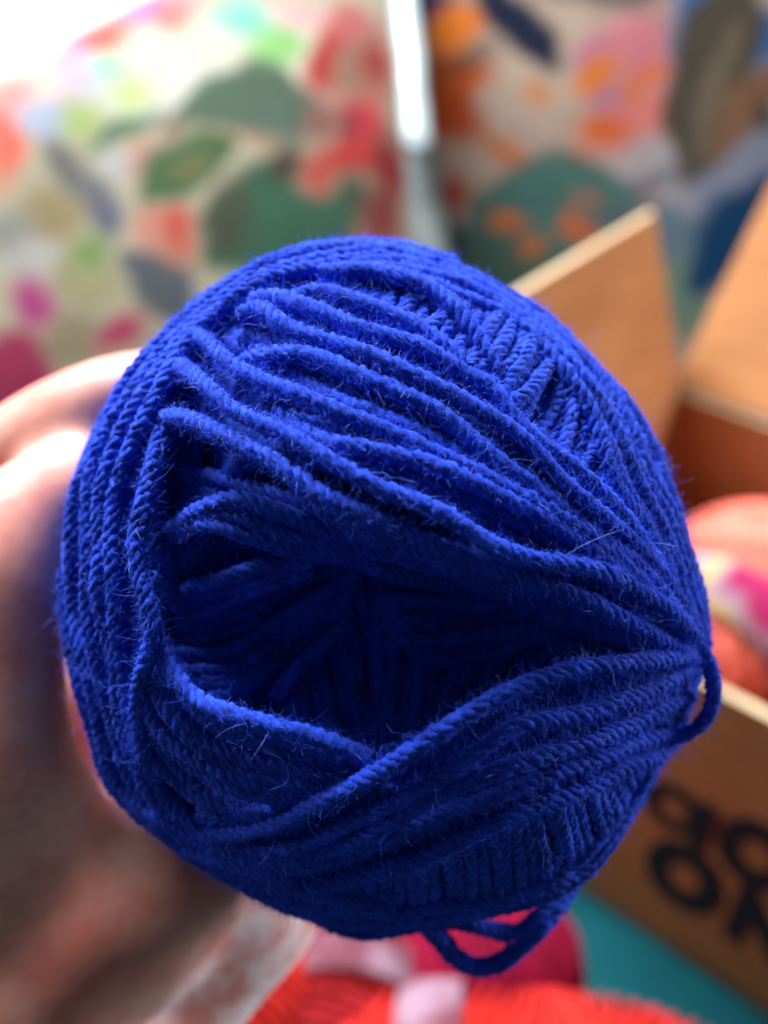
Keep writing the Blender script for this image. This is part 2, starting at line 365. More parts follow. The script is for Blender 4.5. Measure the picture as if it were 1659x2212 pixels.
# window far behind the left cushion
PANE = bpy.data.materials.new('bright_daylight'); PANE.use_nodes = True; N = PANE.node_tree.nodes; N.remove(N['Principled BSDF'])
e = N.new('ShaderNodeEmission'); e.inputs[0].default_value = (0.96, 0.98, 1, 1); e.inputs[1].default_value = 2.2; PANE.node_tree.links.new(e.outputs[0], N['Material Output'].inputs[0])
FRM, N, L, b = mat('white_window_paint', (0.78, 0.78, 0.76), 0.4, 0.4)
def box_mesh(x0, x1, y0, y1, z0, z1):
    V = [(x, y, z) for x in (x0, x1) for y in (y0, y1) for z in (z0, z1)]
    return V, [(0,1,3,2),(4,6,7,5),(0,4,5,1),(2,3,7,6),(0,2,6,4),(1,5,7,3)]
win = thing('window', 'overexposed bright window above the pale floral cushion', 'window')
win.location = (0, 0, 0)
V, F = box_mesh(-1.15, -0.02, 1.00, 1.01, 0.0, 0.95); mkmesh('pane', V, F, PANE, win, smooth=False)
V = []; F = []
for bx in ((-1.20,-1.15,.98,1.03,-.05,1.0), (-.02,.03,.98,1.03,-.05,1.0), (-1.15,-.02,.98,1.03,-.05,0.0), (-1.15,-.02,.98,1.03,.95,1.0)):
    v, f = box_mesh(*bx); F += [tuple(a+len(V) for a in q) for q in f]; V += v
mkmesh('frame', V, F, FRM, win, smooth=False)

# ================================================================== cardboard box
def card_mat(name, a, b_, edge=False):
    m, N, L, b = mat(name, a, 0.75, 0.15)
    tc = N.new('ShaderNodeTexCoord'); mp = N.new('ShaderNodeMapping'); L.new(tc.outputs['Object'], mp.inputs[0]); mp.inputs['Scale'].default_value = (1, 1, 6)
    n1 = noise_tex(N, L, 18, 6, mp.outputs[0]); r = ramp(N, L, n1.outputs[0], [(0.3, a), (0.7, b_)]); L.new(r.outputs[0], b.inputs['Base Color'])
    n2 = noise_tex(N, L, 300, 3, tc.outputs['Object']); bump(N, L, n2.outputs[0], b, 0.3, 0.0006); return m
CARD = card_mat('brown_cardboard', srgb(144, 92, 54), srgb(162, 110, 68))
EDGE = card_mat('cut_cardboard_edge', srgb(160, 135, 100), srgb(195, 172, 140))
K = 1/1.61; zr = HCAM*(1-K)
BL = hitz(1458, 838, zr); FRp = hitz(1560, 1500, zr)
ang = math.radians(-40); e1 = np.array([math.cos(ang), math.sin(ang), 0]); e2 = np.array([-math.sin(ang), math.cos(ang), 0]); Zv = np.array([0, 0, 1.])
dep = float((BL-FRp)@e2); FL = BL-e2*dep; WID = 0.27; TH = 0.0035
BR = BL+e1*WID; FR = FL+e1*WID
boxo = thing('cardboard_box', 'open brown cardboard box with black lettering on its side, a coral ball inside', 'box')
def panel(name, A, B_, up, h, nrm, parent, m=CARD, th=TH):
    """board from A to B, raised by up*h, thickness th along nrm"""
    A = np.asarray(A); B_ = np.asarray(B_); u = up/np.linalg.norm(up)*h; t = nrm/np.linalg.norm(nrm)*th
    V = [A, B_, B_+u, A+u, A+t, B_+t, B_+u+t, A+u+t]
    F = [(0,1,2,3),(5,4,7,6),(1,0,4,5),(3,2,6,7),(0,3,7,4),(2,1,5,6)]
    cen = np.mean(V, 0); out = []
    for f in F:
        c = np.mean([V[i] for i in f], 0); nn = np.cross(V[f[1]]-V[f[0]], V[f[2]]-V[f[1]])
        out.append(f if nn@(c-cen) > 0 else f[::-1])
    return mkmesh(name, V, out, [m, EDGE], parent, smooth=False, matidx=[0, 0, 1, 1, 1, 1])
g = 0.0008; zd = -Zv*(zr-0.001)
panel('wall', FL+zd, FR+zd, Zv, zr-0.001, e2, boxo)                        # front
panel('wall', BL+zd, BR+zd, Zv, zr-0.001, -e2, boxo)                       # back
panel('wall', FL+zd+e2*(TH+g), BL+zd-e2*(TH+g), Zv, zr-0.001, e1, boxo)    # left
panel('wall', FR+zd+e2*(TH+g), BR+zd-e2*(TH+g), Zv, zr-0.001, -e1, boxo)   # right
panel('base', FL+zd+(e1+e2)*(TH+g), FR+zd+(e2-e1)*(TH+g), e2, dep-2*TH-2*g, Zv, boxo)
# left flap: stands up; outer back corner seen at (1400,460)
def solve_dir(P0, axis1, axis2, px, py):
    best = None
    for a in np.linspace(-math.pi, math.pi, 721):
        for h in np.linspace(.02, .2, 91):
            q = P0+(axis1*math.cos(a)+axis2*math.sin(a))*h; x, y, d = to_px(q)
            s_ = (x-px)**2+(y-py)**2
            if best is None or s_ < best[0]: best = (s_, a, h)
    return best
s_, a, h = solve_dir(BL, -e1, Zv, 1400, 460)
up = -e1*math.cos(a)+Zv*math.sin(a); print('left flap', s_, math.degrees(a), h)
panel('flap', FL+e2*.002+up*.0015, BL+up*.0015, up, h, e1, boxo)
best = None
for a in np.linspace(0, math.pi*0.6, 200):
    q = BL+(e2*math.cos(a)+Zv*math.sin(a))*h; x, y, d = to_px(q)
    s2 = abs(math.atan2(y-838, x-1458)-math.atan2(420-830, 1659-1460))
    if best is None or s2 < best[0]: best = (s2, a)
a = best[1]; up2 = e2*math.cos(a)+Zv*math.sin(a); print('back flap', best, 'box', dep, zr, FL, BL)
panel('flap', BL+up2*.0015, BR+up2*.0015, up2, h*1.25, np.cross(e1, up2), boxo)
dn = -e2*0.25-Zv*0.97; fr_len = 0.0
# printed letters on the front wall
INK, N, L, b = mat('black_ink', (0.012, 0.012, 0.018), 0.6, 0.2)
def hit_plane(px, py, p0, n):
    r_ = ray(px, py); return CAM+r_*(((p0-CAM)@n)/(r_@n))
def letter(ch, px, py, hpx, wf=0.78, off=0.12):
    c = hit_plane(px, py, FL, e2); tp = hit_plane(px-hpx*.12, py-hpx/2, FL, e2); bt = hit_plane(px+hpx*.12, py+hpx/2, FL, e2)
    size = abs((tp-bt)@Zv)
    cu = bpy.data.curves.new('t', 'FONT'); cu.body = ch; cu.size = size*1.4; cu.offset = size*off; cu.extrude = 0.00015; cu.align_x = 'CENTER'
    to = bpy.data.objects.new('t', cu); C.objects.link(to); bpy.context.view_layer.update()
    me = bpy.data.meshes.new_from_object(to); bpy.data.objects.remove(to)
    co = np.array([v.co[:] for v in me.vertices]); mid = (co.max(0)+co.min(0))/2; co -= mid
    co[:, 0] *= wf
    Wd = c+co[:, :1]*e1+co[:, 1:2]*Zv-co[:, 2:3]*e2-e2*0.0004
    me.vertices.foreach_set('co', Wd.astype(np.float32).ravel()); me.materials.append(INK); me.update()
    o = bpy.data.objects.new('printed_letter', me); C.objects.link(o); o.parent = boxo
def letter_a(px, py, hpx):
    c = hit_plane(px, py, FL, e2); h2 = abs((hit_plane(px, py-hpx/2, FL, e2)-hit_plane(px, py+hpx/2, FL, e2))@Zv)
    n = 40; a = np.arange(n)/n*2*np.pi; q = []
    for r_, dz in ((.50, 0), (.50, .0004), (.24, .0004), (.24, 0)):
        q.append(c+(np.cos(a)*r_*.92-.10)[:, None]*h2*e1+(np.sin(a)*r_)[:, None]*h2*Zv-e2*(dz+.0003))
    V = np.vstack(q); F = [(k*n+i, k*n+(i+1) % n, ((k+1) % 4)*n+(i+1) % n, ((k+1) % 4)*n+i) for k in range(4) for i in range(n)]
    b0 = len(V); st = [(x, z, d) for d in (.00035, .0009) for x, z in ((.24, -.52), (.52, -.52), (.52, .5), (.24, .5))]
    V = np.vstack([V, [c+e1*x*h2+Zv*z*h2-e2*d for x, z, d in st]])
    F += [tuple(b0+i for i in f) for f in ((0, 1, 2, 3), (7, 6, 5, 4), (0, 4, 5, 1), (1, 5, 6, 2), (2, 6, 7, 3), (3, 7, 4, 0))]
    mkmesh('printed_letter', V, F, INK, boxo, smooth=False)
letter_a(1468, 1752, 105)
for ch, x, y, hp, *ex in (('O', 1634, 1846, 150), ('O', 1478, 1894, 145), ('N', 1652, 2005, 140)): letter(ch, x, y, hp, *ex)

# ================================================================== spare yarn
PAPER, N, L, b = mat('pale_paper_band', (0.78, 0.70, 0.74), 0.8, 0.1)
tc = N.new('ShaderNodeTexCoord'); n1 = noise_tex(N, L, 40, 3, tc.outputs['Object']); r = ramp(N, L, n1.outputs[0], [(0.42, srgb(104,56,68)), (0.6, srgb(140,112,128))]); L.new(r.outputs[0], b.inputs['Base Color'])
BANDC, N, L, b = mat('printed_paper_band', (0.8, 0.8, 0.8), 0.75, 0.15)
tc = N.new('ShaderNodeTexCoord'); n1 = noise_tex(N, L, 30, 1, tc.outputs['Object']); r = ramp(N, L, n1.outputs[0], [(0.40, srgb(150,30,80)), (0.47, srgb(150,120,140)), (0.55, srgb(180,162,96)), (0.72, srgb(160,140,152))]); L.new(r.outputs[0], b.inputs['Base Color'])
def skein(name, c, ax, half, rad, mats, label, cat, group, band=None, turns=46, R=0.0012, hairs=0.4):
    """oblong pull skein lying along ax"""
    t = thing(name, label, cat, group); t.location = tuple(c)
    ax = np.asarray(ax, float); ax /= np.linalg.norm(ax); a2 = np.cross(ax, [0, 0, 1.]); a2 /= np.linalg.norm(a2); a3 = np.cross(a2, ax)
    paths = []
    for lay, (rr, sl) in enumerate(((1.0, 0.35), (0.955, -0.5))):
        n = turns
        for i in range(n):
            x0 = (-1+2*(i+.5)/n)
            th = np.linspace(0, 2*np.pi, 40)
            x = x0+sl*0.35*np.sin(th+i*0.3); x = np.clip(x, -1.0, 1.0)
            pr = rad*rr*np.sqrt(np.clip(1-np.abs(x)**2.6, 0.03, 1))
            paths.append((ax*(x*half)[:, None])+a2*(np.cos(th)*pr)[:, None]+a3*(np.sin(th)*pr)[:, None])
    V, F, U, M = yarn(paths, R=R, plies=3, ds=0.0012, k=5, hairs=hairs, hlen=.0016, wob=.0004)
    mkmesh('winding', V, F, mats, t, uv=U, matidx=M)
    x = np.linspace(-0.985, 0.985, 24); pr = rad*0.9*np.sqrt(np.clip(1-np.abs(x)**2.6, 0.02, 1))
    V, F, U = tube(ax*(x*half)[:, None], pr, 24)
    mkmesh('core', V, F, mats[0], t, uv=U)
    if band:
        b0, b1, bm = band
        x = np.linspace(b0, b1, 8); pr = rad*1.055*np.sqrt(np.clip(1-np.abs(x)**2.6, 0.02, 1))+.001
        V, F, U = tube(ax*(x*half)[:, None], pr, 48)
        o = mkmesh('paper_band', V, F, bm, t); sm = o.modifiers.new('t', 'SOLIDIFY'); sm.thickness = .0004
    return t
GY = 'spare yarn around the blue ball'
def on_seat(px, py, rad): return hitz(px, py, rad)
def at_top(px, py, rad):            # a ball of radius rad on the seat whose upper outline passes (px, py)
    for dy in np.arange(0, 600, 4):
        c = hitz(px, py+dy, rad); x, y, d = to_px(c)
        if dy >= rad/(d*TW/FW)*0.98: return c
    return c
c = at_top(1165, 2168, .035); skein('yarn_skein', c, (1, -.12, 0), .085, .036, [CORAL, CORALF], 'coral yarn skein with a pale paper band at the bottom edge', 'yarn', GY, (-.60, -.34, PAPER))
c = at_top(600, 2030, .034); skein('yarn_skein', c+np.array([-.02, 0, 0]), (.35, 1, 0), .07, .034, [CORAL, CORALF], 'pinkish coral yarn skein beside the holding wrist', 'yarn', GY)
c = at_top(760, 2002, .030); skein('yarn_skein', c, (.12, 1, 0), .05, .030, [RED, CORALF], 'dark red yarn skein with a lilac paper band under the blue ball', 'yarn', GY, (-.05, .25, PAPER))
c = at_top(1050, 1915, .033); skein('yarn_ball', c, (1, .25, 0), .036, .033, [MAG, MAGF], 'magenta yarn ball below the hanging blue loop', 'yarn', GY)
bc = hitz(1610, 1325, .095)
skein('yarn_ball', bc, e2, .050, .046, [CORAL_LIT, CORALF], 'coral yarn ball with a printed paper band inside the cardboard box', 'yarn', GY, (-.86, -.5, BANDC), turns=54)

# ================================================================== blue yarn ball
SIL = [(545,568),(620,540),(700,528),(850,530),(960,562),(1080,618),(1200,692),(1300,782),(1380,880),(1440,990),(1480,1080),(1505,1180),(1525,1280),(1532,1380),(1515,1460),(1490,1550),(1440,1630),(1385,1735),(1312,1862),(1220,1945),(1100,1985),(950,2010),(850,2018),(770,2012),(690,1995),(550,1952),(430,1872),(310,1775),(230,1670),(180,1540),(150,1430),(128,1300),(125,1150),(145,1030),(185,930),(235,845),(320,745),(430,655)]
BC = (830.0, 1290.0)
_a = np.array([math.atan2(y-BC[1], x-BC[0]) for x, y in SIL]); _r = np.array([math.hypot(x-BC[0], y-BC[1]) for x, y in SIL])
_o = np.argsort(_a); _a = _a[_o]; _r = _r[_o]; _a = np.r_[_a[-1]-2*np.pi, _a, _a[0]+2*np.pi]; _r = np.r_[_r[-1], _r, _r[0]]
D1 = 0.146; AP = 0.032
def rho(px, py):
    dx = np.asarray(px)-BC[0]; dy = np.asarray(py)-BC[1]
    return np.hypot(dx, dy)/np.interp(np.arctan2(dy, dx), _a, _r)
def dome(px, py): return D1-AP*np.sqrt(np.clip(1-rho(px, py)**2.3, 0, 1))
def hollow(px, py):
    dx = (np.asarray(px)-800)/510; dy = (np.asarray(py)-1340-0.10*(np.asarray(px)-800))/305
    h = 0.027*sstep(1.30-np.hypot(dx, dy))**0.8
    h = np.maximum(h, 0.017*sstep(1.3-np.hypot((np.asarray(px)-400)/95, (np.asarray(py)-1060-.5*(400-np.asarray(px)))/250)))
    return np.maximum(h, 0.011*sstep(1.3-np.hypot((np.asarray(px)-555)/70, (np.asarray(py)-738)/40)))
cen = P(np.array(BC[0]), np.array(BC[1]), np.array(D1)); fw = np.array([0, cp, -sp])
def on_ball(pts, extra=0.0, useh=False, n=12):
    """pts: (px,py,lift in mm towards the viewer)"""
    a = catmull([(x, y, o) for x, y, o in pts], n)
    d = dome(a[:, 0], a[:, 1])-(a[:, 2]+extra)*0.001
    if useh: d = d+hollow(a[:, 0], a[:, 1])
    return P(a[:, 0], a[:, 1], d)
def wrap_back(p, lim=0.955):
    px, py, d = to_px(p); r = rho(px, py); k = np.argmax(r > lim) if (r > lim).any() else len(p)-1
    k = max(k, 4); q = p[:k]; v = q[-1]-cen; fz = v@fw; rad = v-fw*fz
    rad = rad/np.linalg.norm(rad)*(np.linalg.norm(rad)*1.0)
    el = np.linspace(.06, 1.0, 9)*math.pi/2*.9; z0 = fz
    ext = cen+rad*np.cos(el*.8)[:, None]+fw*(z0+(0.050-z0)*np.sin(el))[:, None]
    return np.vstack([q, ext])
def band(guides, n, extra=0.0, jit=6.0, joff=0.35, useh=False, t0=0.0, t1=1.0, alt=0.0, tj=.25):
    """n strands blended across the guide curves (same number of points each)"""
    G = np.array([[(p_[0], p_[1], p_[2] if len(p_) > 2 else 0) for p_ in g_] for g_ in guides], float); out = []
    for i in range(n):
        t = t0+(t1-t0)*(i+.5+rng.uniform(-tj, tj))/n*1.0; f = t*(len(G)-1); k = min(int(f), len(G)-2); w = f-k
        q = G[k]*(1-w)+G[k+1]*w
        q = q.copy(); q[:, :2] += rng.normal(0, jit, (len(q), 2)); q[:, 2] += alt*(i % 2)+rng.normal(0, joff)+rng.normal(0, joff*.4, len(q))
        out.append(on_ball(q, extra, useh))
    return out
ball = thing('yarn_ball', 'big royal blue yarn ball with a dark hollow middle, held up close by a hand', 'yarn')
ball.location = tuple(P(830., 1290., .15))
inv = np.array(ball.location)
def add(name, paths, label=None, **kw):
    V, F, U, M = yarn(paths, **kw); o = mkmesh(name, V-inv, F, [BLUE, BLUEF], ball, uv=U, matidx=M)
    if label: o['label'] = label
    return o
for s_ in [o for o in C.objects if o.parent and o.parent.get('category') == 'yarn' and o.parent is not ball]: pass

# solid core under the windings (front with its hollow, rounded back)
th = np.linspace(0, 2*np.pi, 121)[:-1]; rr = np.linspace(0, 0.985, 44)
RB = np.interp(np.where(th > np.pi, th-2*np.pi, th), _a, _r)
Vc = []
for q in rr:
    px = BC[0]+np.cos(th)*RB*q; py = BC[1]+np.sin(th)*RB*q
    Vc.append(P(px, py, dome(px, py)+.0038+hollow(px, py)))
cen = P(np.array(BC[0]), np.array(BC[1]), np.array(D1)); fw = np.array([0, cp, -sp]); rim = Vc[-1]
for q in np.linspace(0, 1, 16)[1:]:
    a = q*math.pi/2*0.98
    Vc.append(cen+(rim-cen)*math.cos(a)+fw*0.052*math.sin(a))
nr = len(Vc); Vc = np.vstack(Vc); i = np.arange(nr-1)[:, None]*120; j = np.arange(120)[None]
Fc = np.stack([i+j, i+(j+1) % 120, i+120+(j+1) % 120, i+120+j], -1).reshape(-1, 4)
UVc = np.stack([np.repeat(np.arange(nr), 120)*1.0, np.tile(np.arange(120), nr)/4.0], -1)
mkmesh('core', Vc-inv, Fc, BLUE, ball, uv=UVc)
# windings over the back of the ball
paths = []
for i in range(46):
    a0 = i/46*np.pi*2; t = np.linspace(0.06, 1.0, 30)
    aa = a0+t*1.5; el = np.clip(t, -0.2, 1)*math.pi/2*0.97
    RBv = np.interp(np.angle(np.exp(1j*aa)), _a, _r)
    rv = P(BC[0]+np.cos(aa)*RBv*0.985, BC[1]+np.sin(aa)*RBv*0.985, np.full(30, D1))-cen
    paths.append(cen+rv*0.97*np.cos(el)[:, None]+fw*(0.054*np.sin(el))[:, None])
add('winding', paths, ds=.0012, k=5, plies=3, hairs=1.5, R=.0016)

# --- lining of the hollow
hl = []
hl += band([[(330,1180,0),(420,1220,0),(520,1300,0),(600,1440,0),(640,1640,0)],[(560,1080,0),(640,1160,0),(720,1280,0),(760,1440,0),(785,1690,0)],[(900,1080,0),(900,1180,0),(880,1300,0),(860,1450,0),(870,1720,0)],[(1250,1200,0),(1180,1270,0),(1090,1340,0),(1020,1440,0),(960,1690,0)],[(1450,1340,0),(1380,1370,0),(1290,1400,0),(1200,1440,0),(1060,1620,0)]], 32, -0.9, 8, .9, True)
add('winding', hl, hairs=4, ds=.0005)
hl = []
hl += band([[(330,900,0),(320,1040,0),(325,1180,0),(340,1320,0)],[(470,880,0),(450,1000,0),(430,1120,0),(430,1240,0)]], 8, .2, 6, .8, True)
hl += band([[(360,1300,0),(480,1280,0),(600,1220,0),(740,1180,0)],[(380,1420,0),(500,1400,0),(620,1330,0),(760,1240,0)],[(430,1520,0),(540,1500,0),(650,1440,0),(760,1340,0)]], 12, 0.6, 8, .8, True)
hl += band([[(1380,1330,0),(1200,1290,0),(1000,1290,0),(800,1270,0)],[(1400,1390,0),(1230,1380,0),(1060,1400,0),(900,1450,0)]], 7, 0.8, 9, .8, True)
hl += [on_ball([(585,1510,0),(620,1475,3),(665,1430,4),(710,1390,4),(745,1350,2)], 1.6, True)]
add('winding', hl, hairs=6)

# --- dense shoulder of the ball (lower right), steep strands
g = [[(440,1740,0),(410,1790,0),(390,1815,-1),(400,1800,-2)],[(560,1760,0),(560,1840,0),(560,1920,0),(560,1965,-4)],[(760,1640,-2),(775,1780,0),(780,1900,0),(770,2020,-4)],[(980,1560,-3),(1040,1720,0),(1060,1880,0),(1060,1995,-4)],
     [(1150,1480,-3),(1250,1630,0),(1310,1770,0),(1335,1868,-4)],[(1330,1430,-2),(1400,1520,0),(1450,1610,0),(1462,1670,-4)],[(1450,1420,0),(1490,1470,0),(1505,1520,0),(1508,1555,-4)]]
add('winding', [wrap_back(p_) for p_ in band(g, 62, -2.0, 1.6, .12, tj=.08)], 'densely packed steep strands on the lower shoulder of the ball', hairs=3, R=.00105)
# hem of strands round the bottom right edge
g = [[(600,1962,-1),(760,2000,-1),(950,1990,-1),(1130,1962,-1),(1270,1900,-1),(1352,1790,-1),(1422,1660,-1),(1474,1540,-1.5),(1500,1440,-3)],[(640,1905,0),(790,1955,0),(950,1950,0),(1110,1920,0),(1240,1855,0),(1325,1745,0),(1400,1630,0),(1455,1530,-1),(1480,1440,-3)]]
add('winding', band(g, 3, -1.0, 4, .3), hairs=8)

# --- under layer of the upper dome: strands rising to the upper right
g = [[(560,860,0),(600,790,0),(660,710,0),(720,640,0)],[(740,900,0),(800,800,0),(860,720,0),(900,640,0)],[(930,960,0),(1000,860,0),(1050,780,0),(1080,710,0)],[(1090,1060,0),(1150,960,0),(1190,870,0),(1200,780,0)],[(1230,1180,0),(1290,1090,0),(1330,1000,0),(1340,900,0)],[(1380,1300,0),(1420,1220,0),(1440,1120,0),(1440,1020,0)]]
add('winding', band(g, 28, -2.9, 6, .35), 'short strands rising to the upper right, seen between the diagonal ones', hairs=8)
g = [[(850,790,0),(890,730,0),(930,680,0),(965,650,-1)],[(1000,850,0),(1050,800,0),(1085,745,0),(1110,700,-1)],[(1110,880,0),(1150,850,0),(1185,810,0),(1200,770,-1)]]
add('winding', band(g, 9, -.9, 5, .4), hairs=8)
# --- mid layer diagonals
g = [[(560,650,-.5),(680,700,0),(800,745,0),(930,800,0),(1060,868,0),(1200,965,0),(1380,1140,0),(1495,1315,0)],
     [(560,700,0),(700,745,0),(840,800,0),(970,865,0),(1100,950,0),(1230,1060,0),(1370,1190,0),(1490,1340,0)],
     [(450,810,-8),(620,850,-.5),(760,900,0),(900,960,0),(1040,1030,0),(1180,1110,0),(1330,1220,0),(1480,1370,0)],
     [(360,925,-13),(550,975,-2),(700,1010,-1),(840,1060,-1),(980,1110,-1),(1120,1170,-1),(1280,1260,-1),(1470,1400,-1)]]
add('winding', band(g, 11, -2.4, 7, .5), 'diagonal strands running from the upper left to the right rim', hairs=10)
g = [[(350,985,-17),(540,1035,-9),(660,1085,-6),(820,1145,-6),(980,1195,-6),(1130,1245,-4),(1290,1310,-2),(1480,1410,-1)],
     [(320,1080,-18),(500,1070,-12),(620,1110,-12),(760,1165,-13),(900,1215,-14),(1060,1265,-12),(1240,1330,-9),(1470,1420,-2)],
     [(320,1160,-19),(480,1160,-16),(600,1180,-17),(740,1215,-19),(880,1250,-20),(1040,1300,-19),(1220,1350,-13),(1450,1425,-3)]]
add('winding', band(g, 9, -1.0, 10, 1.2), 'shaded strands on the upper wall of the hollow', hairs=8)
# fan of lit strands on the left of the hollow
g = [[(310,1190,-16),(430,1092,-6),(520,1062,-5),(610,1085,-6),(710,1130,-9),(820,1160,-12)],[(310,1180,-16),(445,1138,-7),(520,1158,-7),(590,1185,-9),(680,1200,-12),(790,1205,-15)]]
add('winding', band(g, 5, .6, 4, .4), hairs=10)
g = [[(320,1290,-16),(470,1250,-11),(570,1216,-12),(660,1200,-14)],[(330,1380,-18),(480,1310,-14),(590,1270,-15),(680,1240,-17)]]
add('winding', band(g, 3, 0, 4, .5), hairs=8)

# --- rim bundle on the left, top to bottom
RIM = [[(900,585,-1),(800,560,0),(690,578,0),(590,610,0),(500,675,0),(420,755,0),(350,855,0),(300,960,0),(270,1060,0),(262,1170,0),(275,1290,0),(290,1400,0),(300,1510,0),(325,1620,0),(380,1720,0),(470,1790,0),(580,1840,0),(720,1890,-.5),(860,1925,-1)],
       [(940,572,-1),(830,545,0),(690,555,0),(575,592,0),(465,665,0),(375,755,0),(300,860,0),(245,965,0),(212,1080,0),(205,1200,0),(215,1320,0),(232,1430,0),(250,1540,0),(285,1650,0),(350,1750,0),(450,1835,0),(580,1900,0),(720,1950,-.5),(870,1975,-1)],
       [(990,575,-2),(850,533,-1),(700,533,-1),(560,570,-1),(435,655,-1),(330,750,-1),(245,860,-1),(190,965,-1),(155,1080,-1),(145,1200,-1),(150,1320,-1),(172,1430,-1),(200,1550,-1),(245,1670,-1),(330,1780,-1),(440,1865,-1),(570,1945,-1),(700,1985,-1),(850,2002,-1)]]
add('winding', band(RIM, 6, -4.2, 3, .3), 'strands bundled along the left rim', hairs=8)
add('winding', band(RIM, 4, -.9, 4, .25, t0=.04, t1=1.0, alt=1.0, tj=.15), 'lit strands lying on top of the left rim bundle', R=.00124, hairs=15)
# right rim bundle
RR = [[(800,548,-1),(930,565,-1),(1060,618,-1),(1180,690,-1),(1280,780,-1),(1360,880,-1),(1420,990,-1),(1462,1090,-1),(1490,1190,-1),(1512,1290,-1),(1522,1390,-1)],
      [(760,575,0),(890,580,0),(1020,625,0),(1145,695,0),(1240,790,0),(1315,905,0),(1370,1030,0),(1420,1120,0),(1460,1210,0),(1490,1300,0),(1510,1390,0)],
      [(720,595,0),(860,600,0),(985,628,0),(1110,700,0),(1200,790,0),(1270,900,0),(1325,1060,0),(1390,1160,0),(1440,1240,0),(1480,1320,0),(1505,1395,0)]]
add('winding', band(RR, 9, -1.3, 4, .35, alt=.7), 'strands bundled along the right rim', hairs=15)
# --- lower left fan under the hollow edge
g = [[(330,1380,-2),(385,1455,-1),(448,1520,-1),(560,1562,-2),(700,1602,-3),(850,1670,-3)],[(305,1460,-1),(350,1560,0),(420,1640,0),(530,1690,0),(660,1720,-1),(800,1750,-1)],[(300,1540,0),(330,1640,0),(400,1720,0),(500,1770,0),(610,1790,0),(720,1800,0)]]
add('winding', band(g, 9, -1.3, 5, .4), 'strands curving below the hollow on the left', hairs=8)

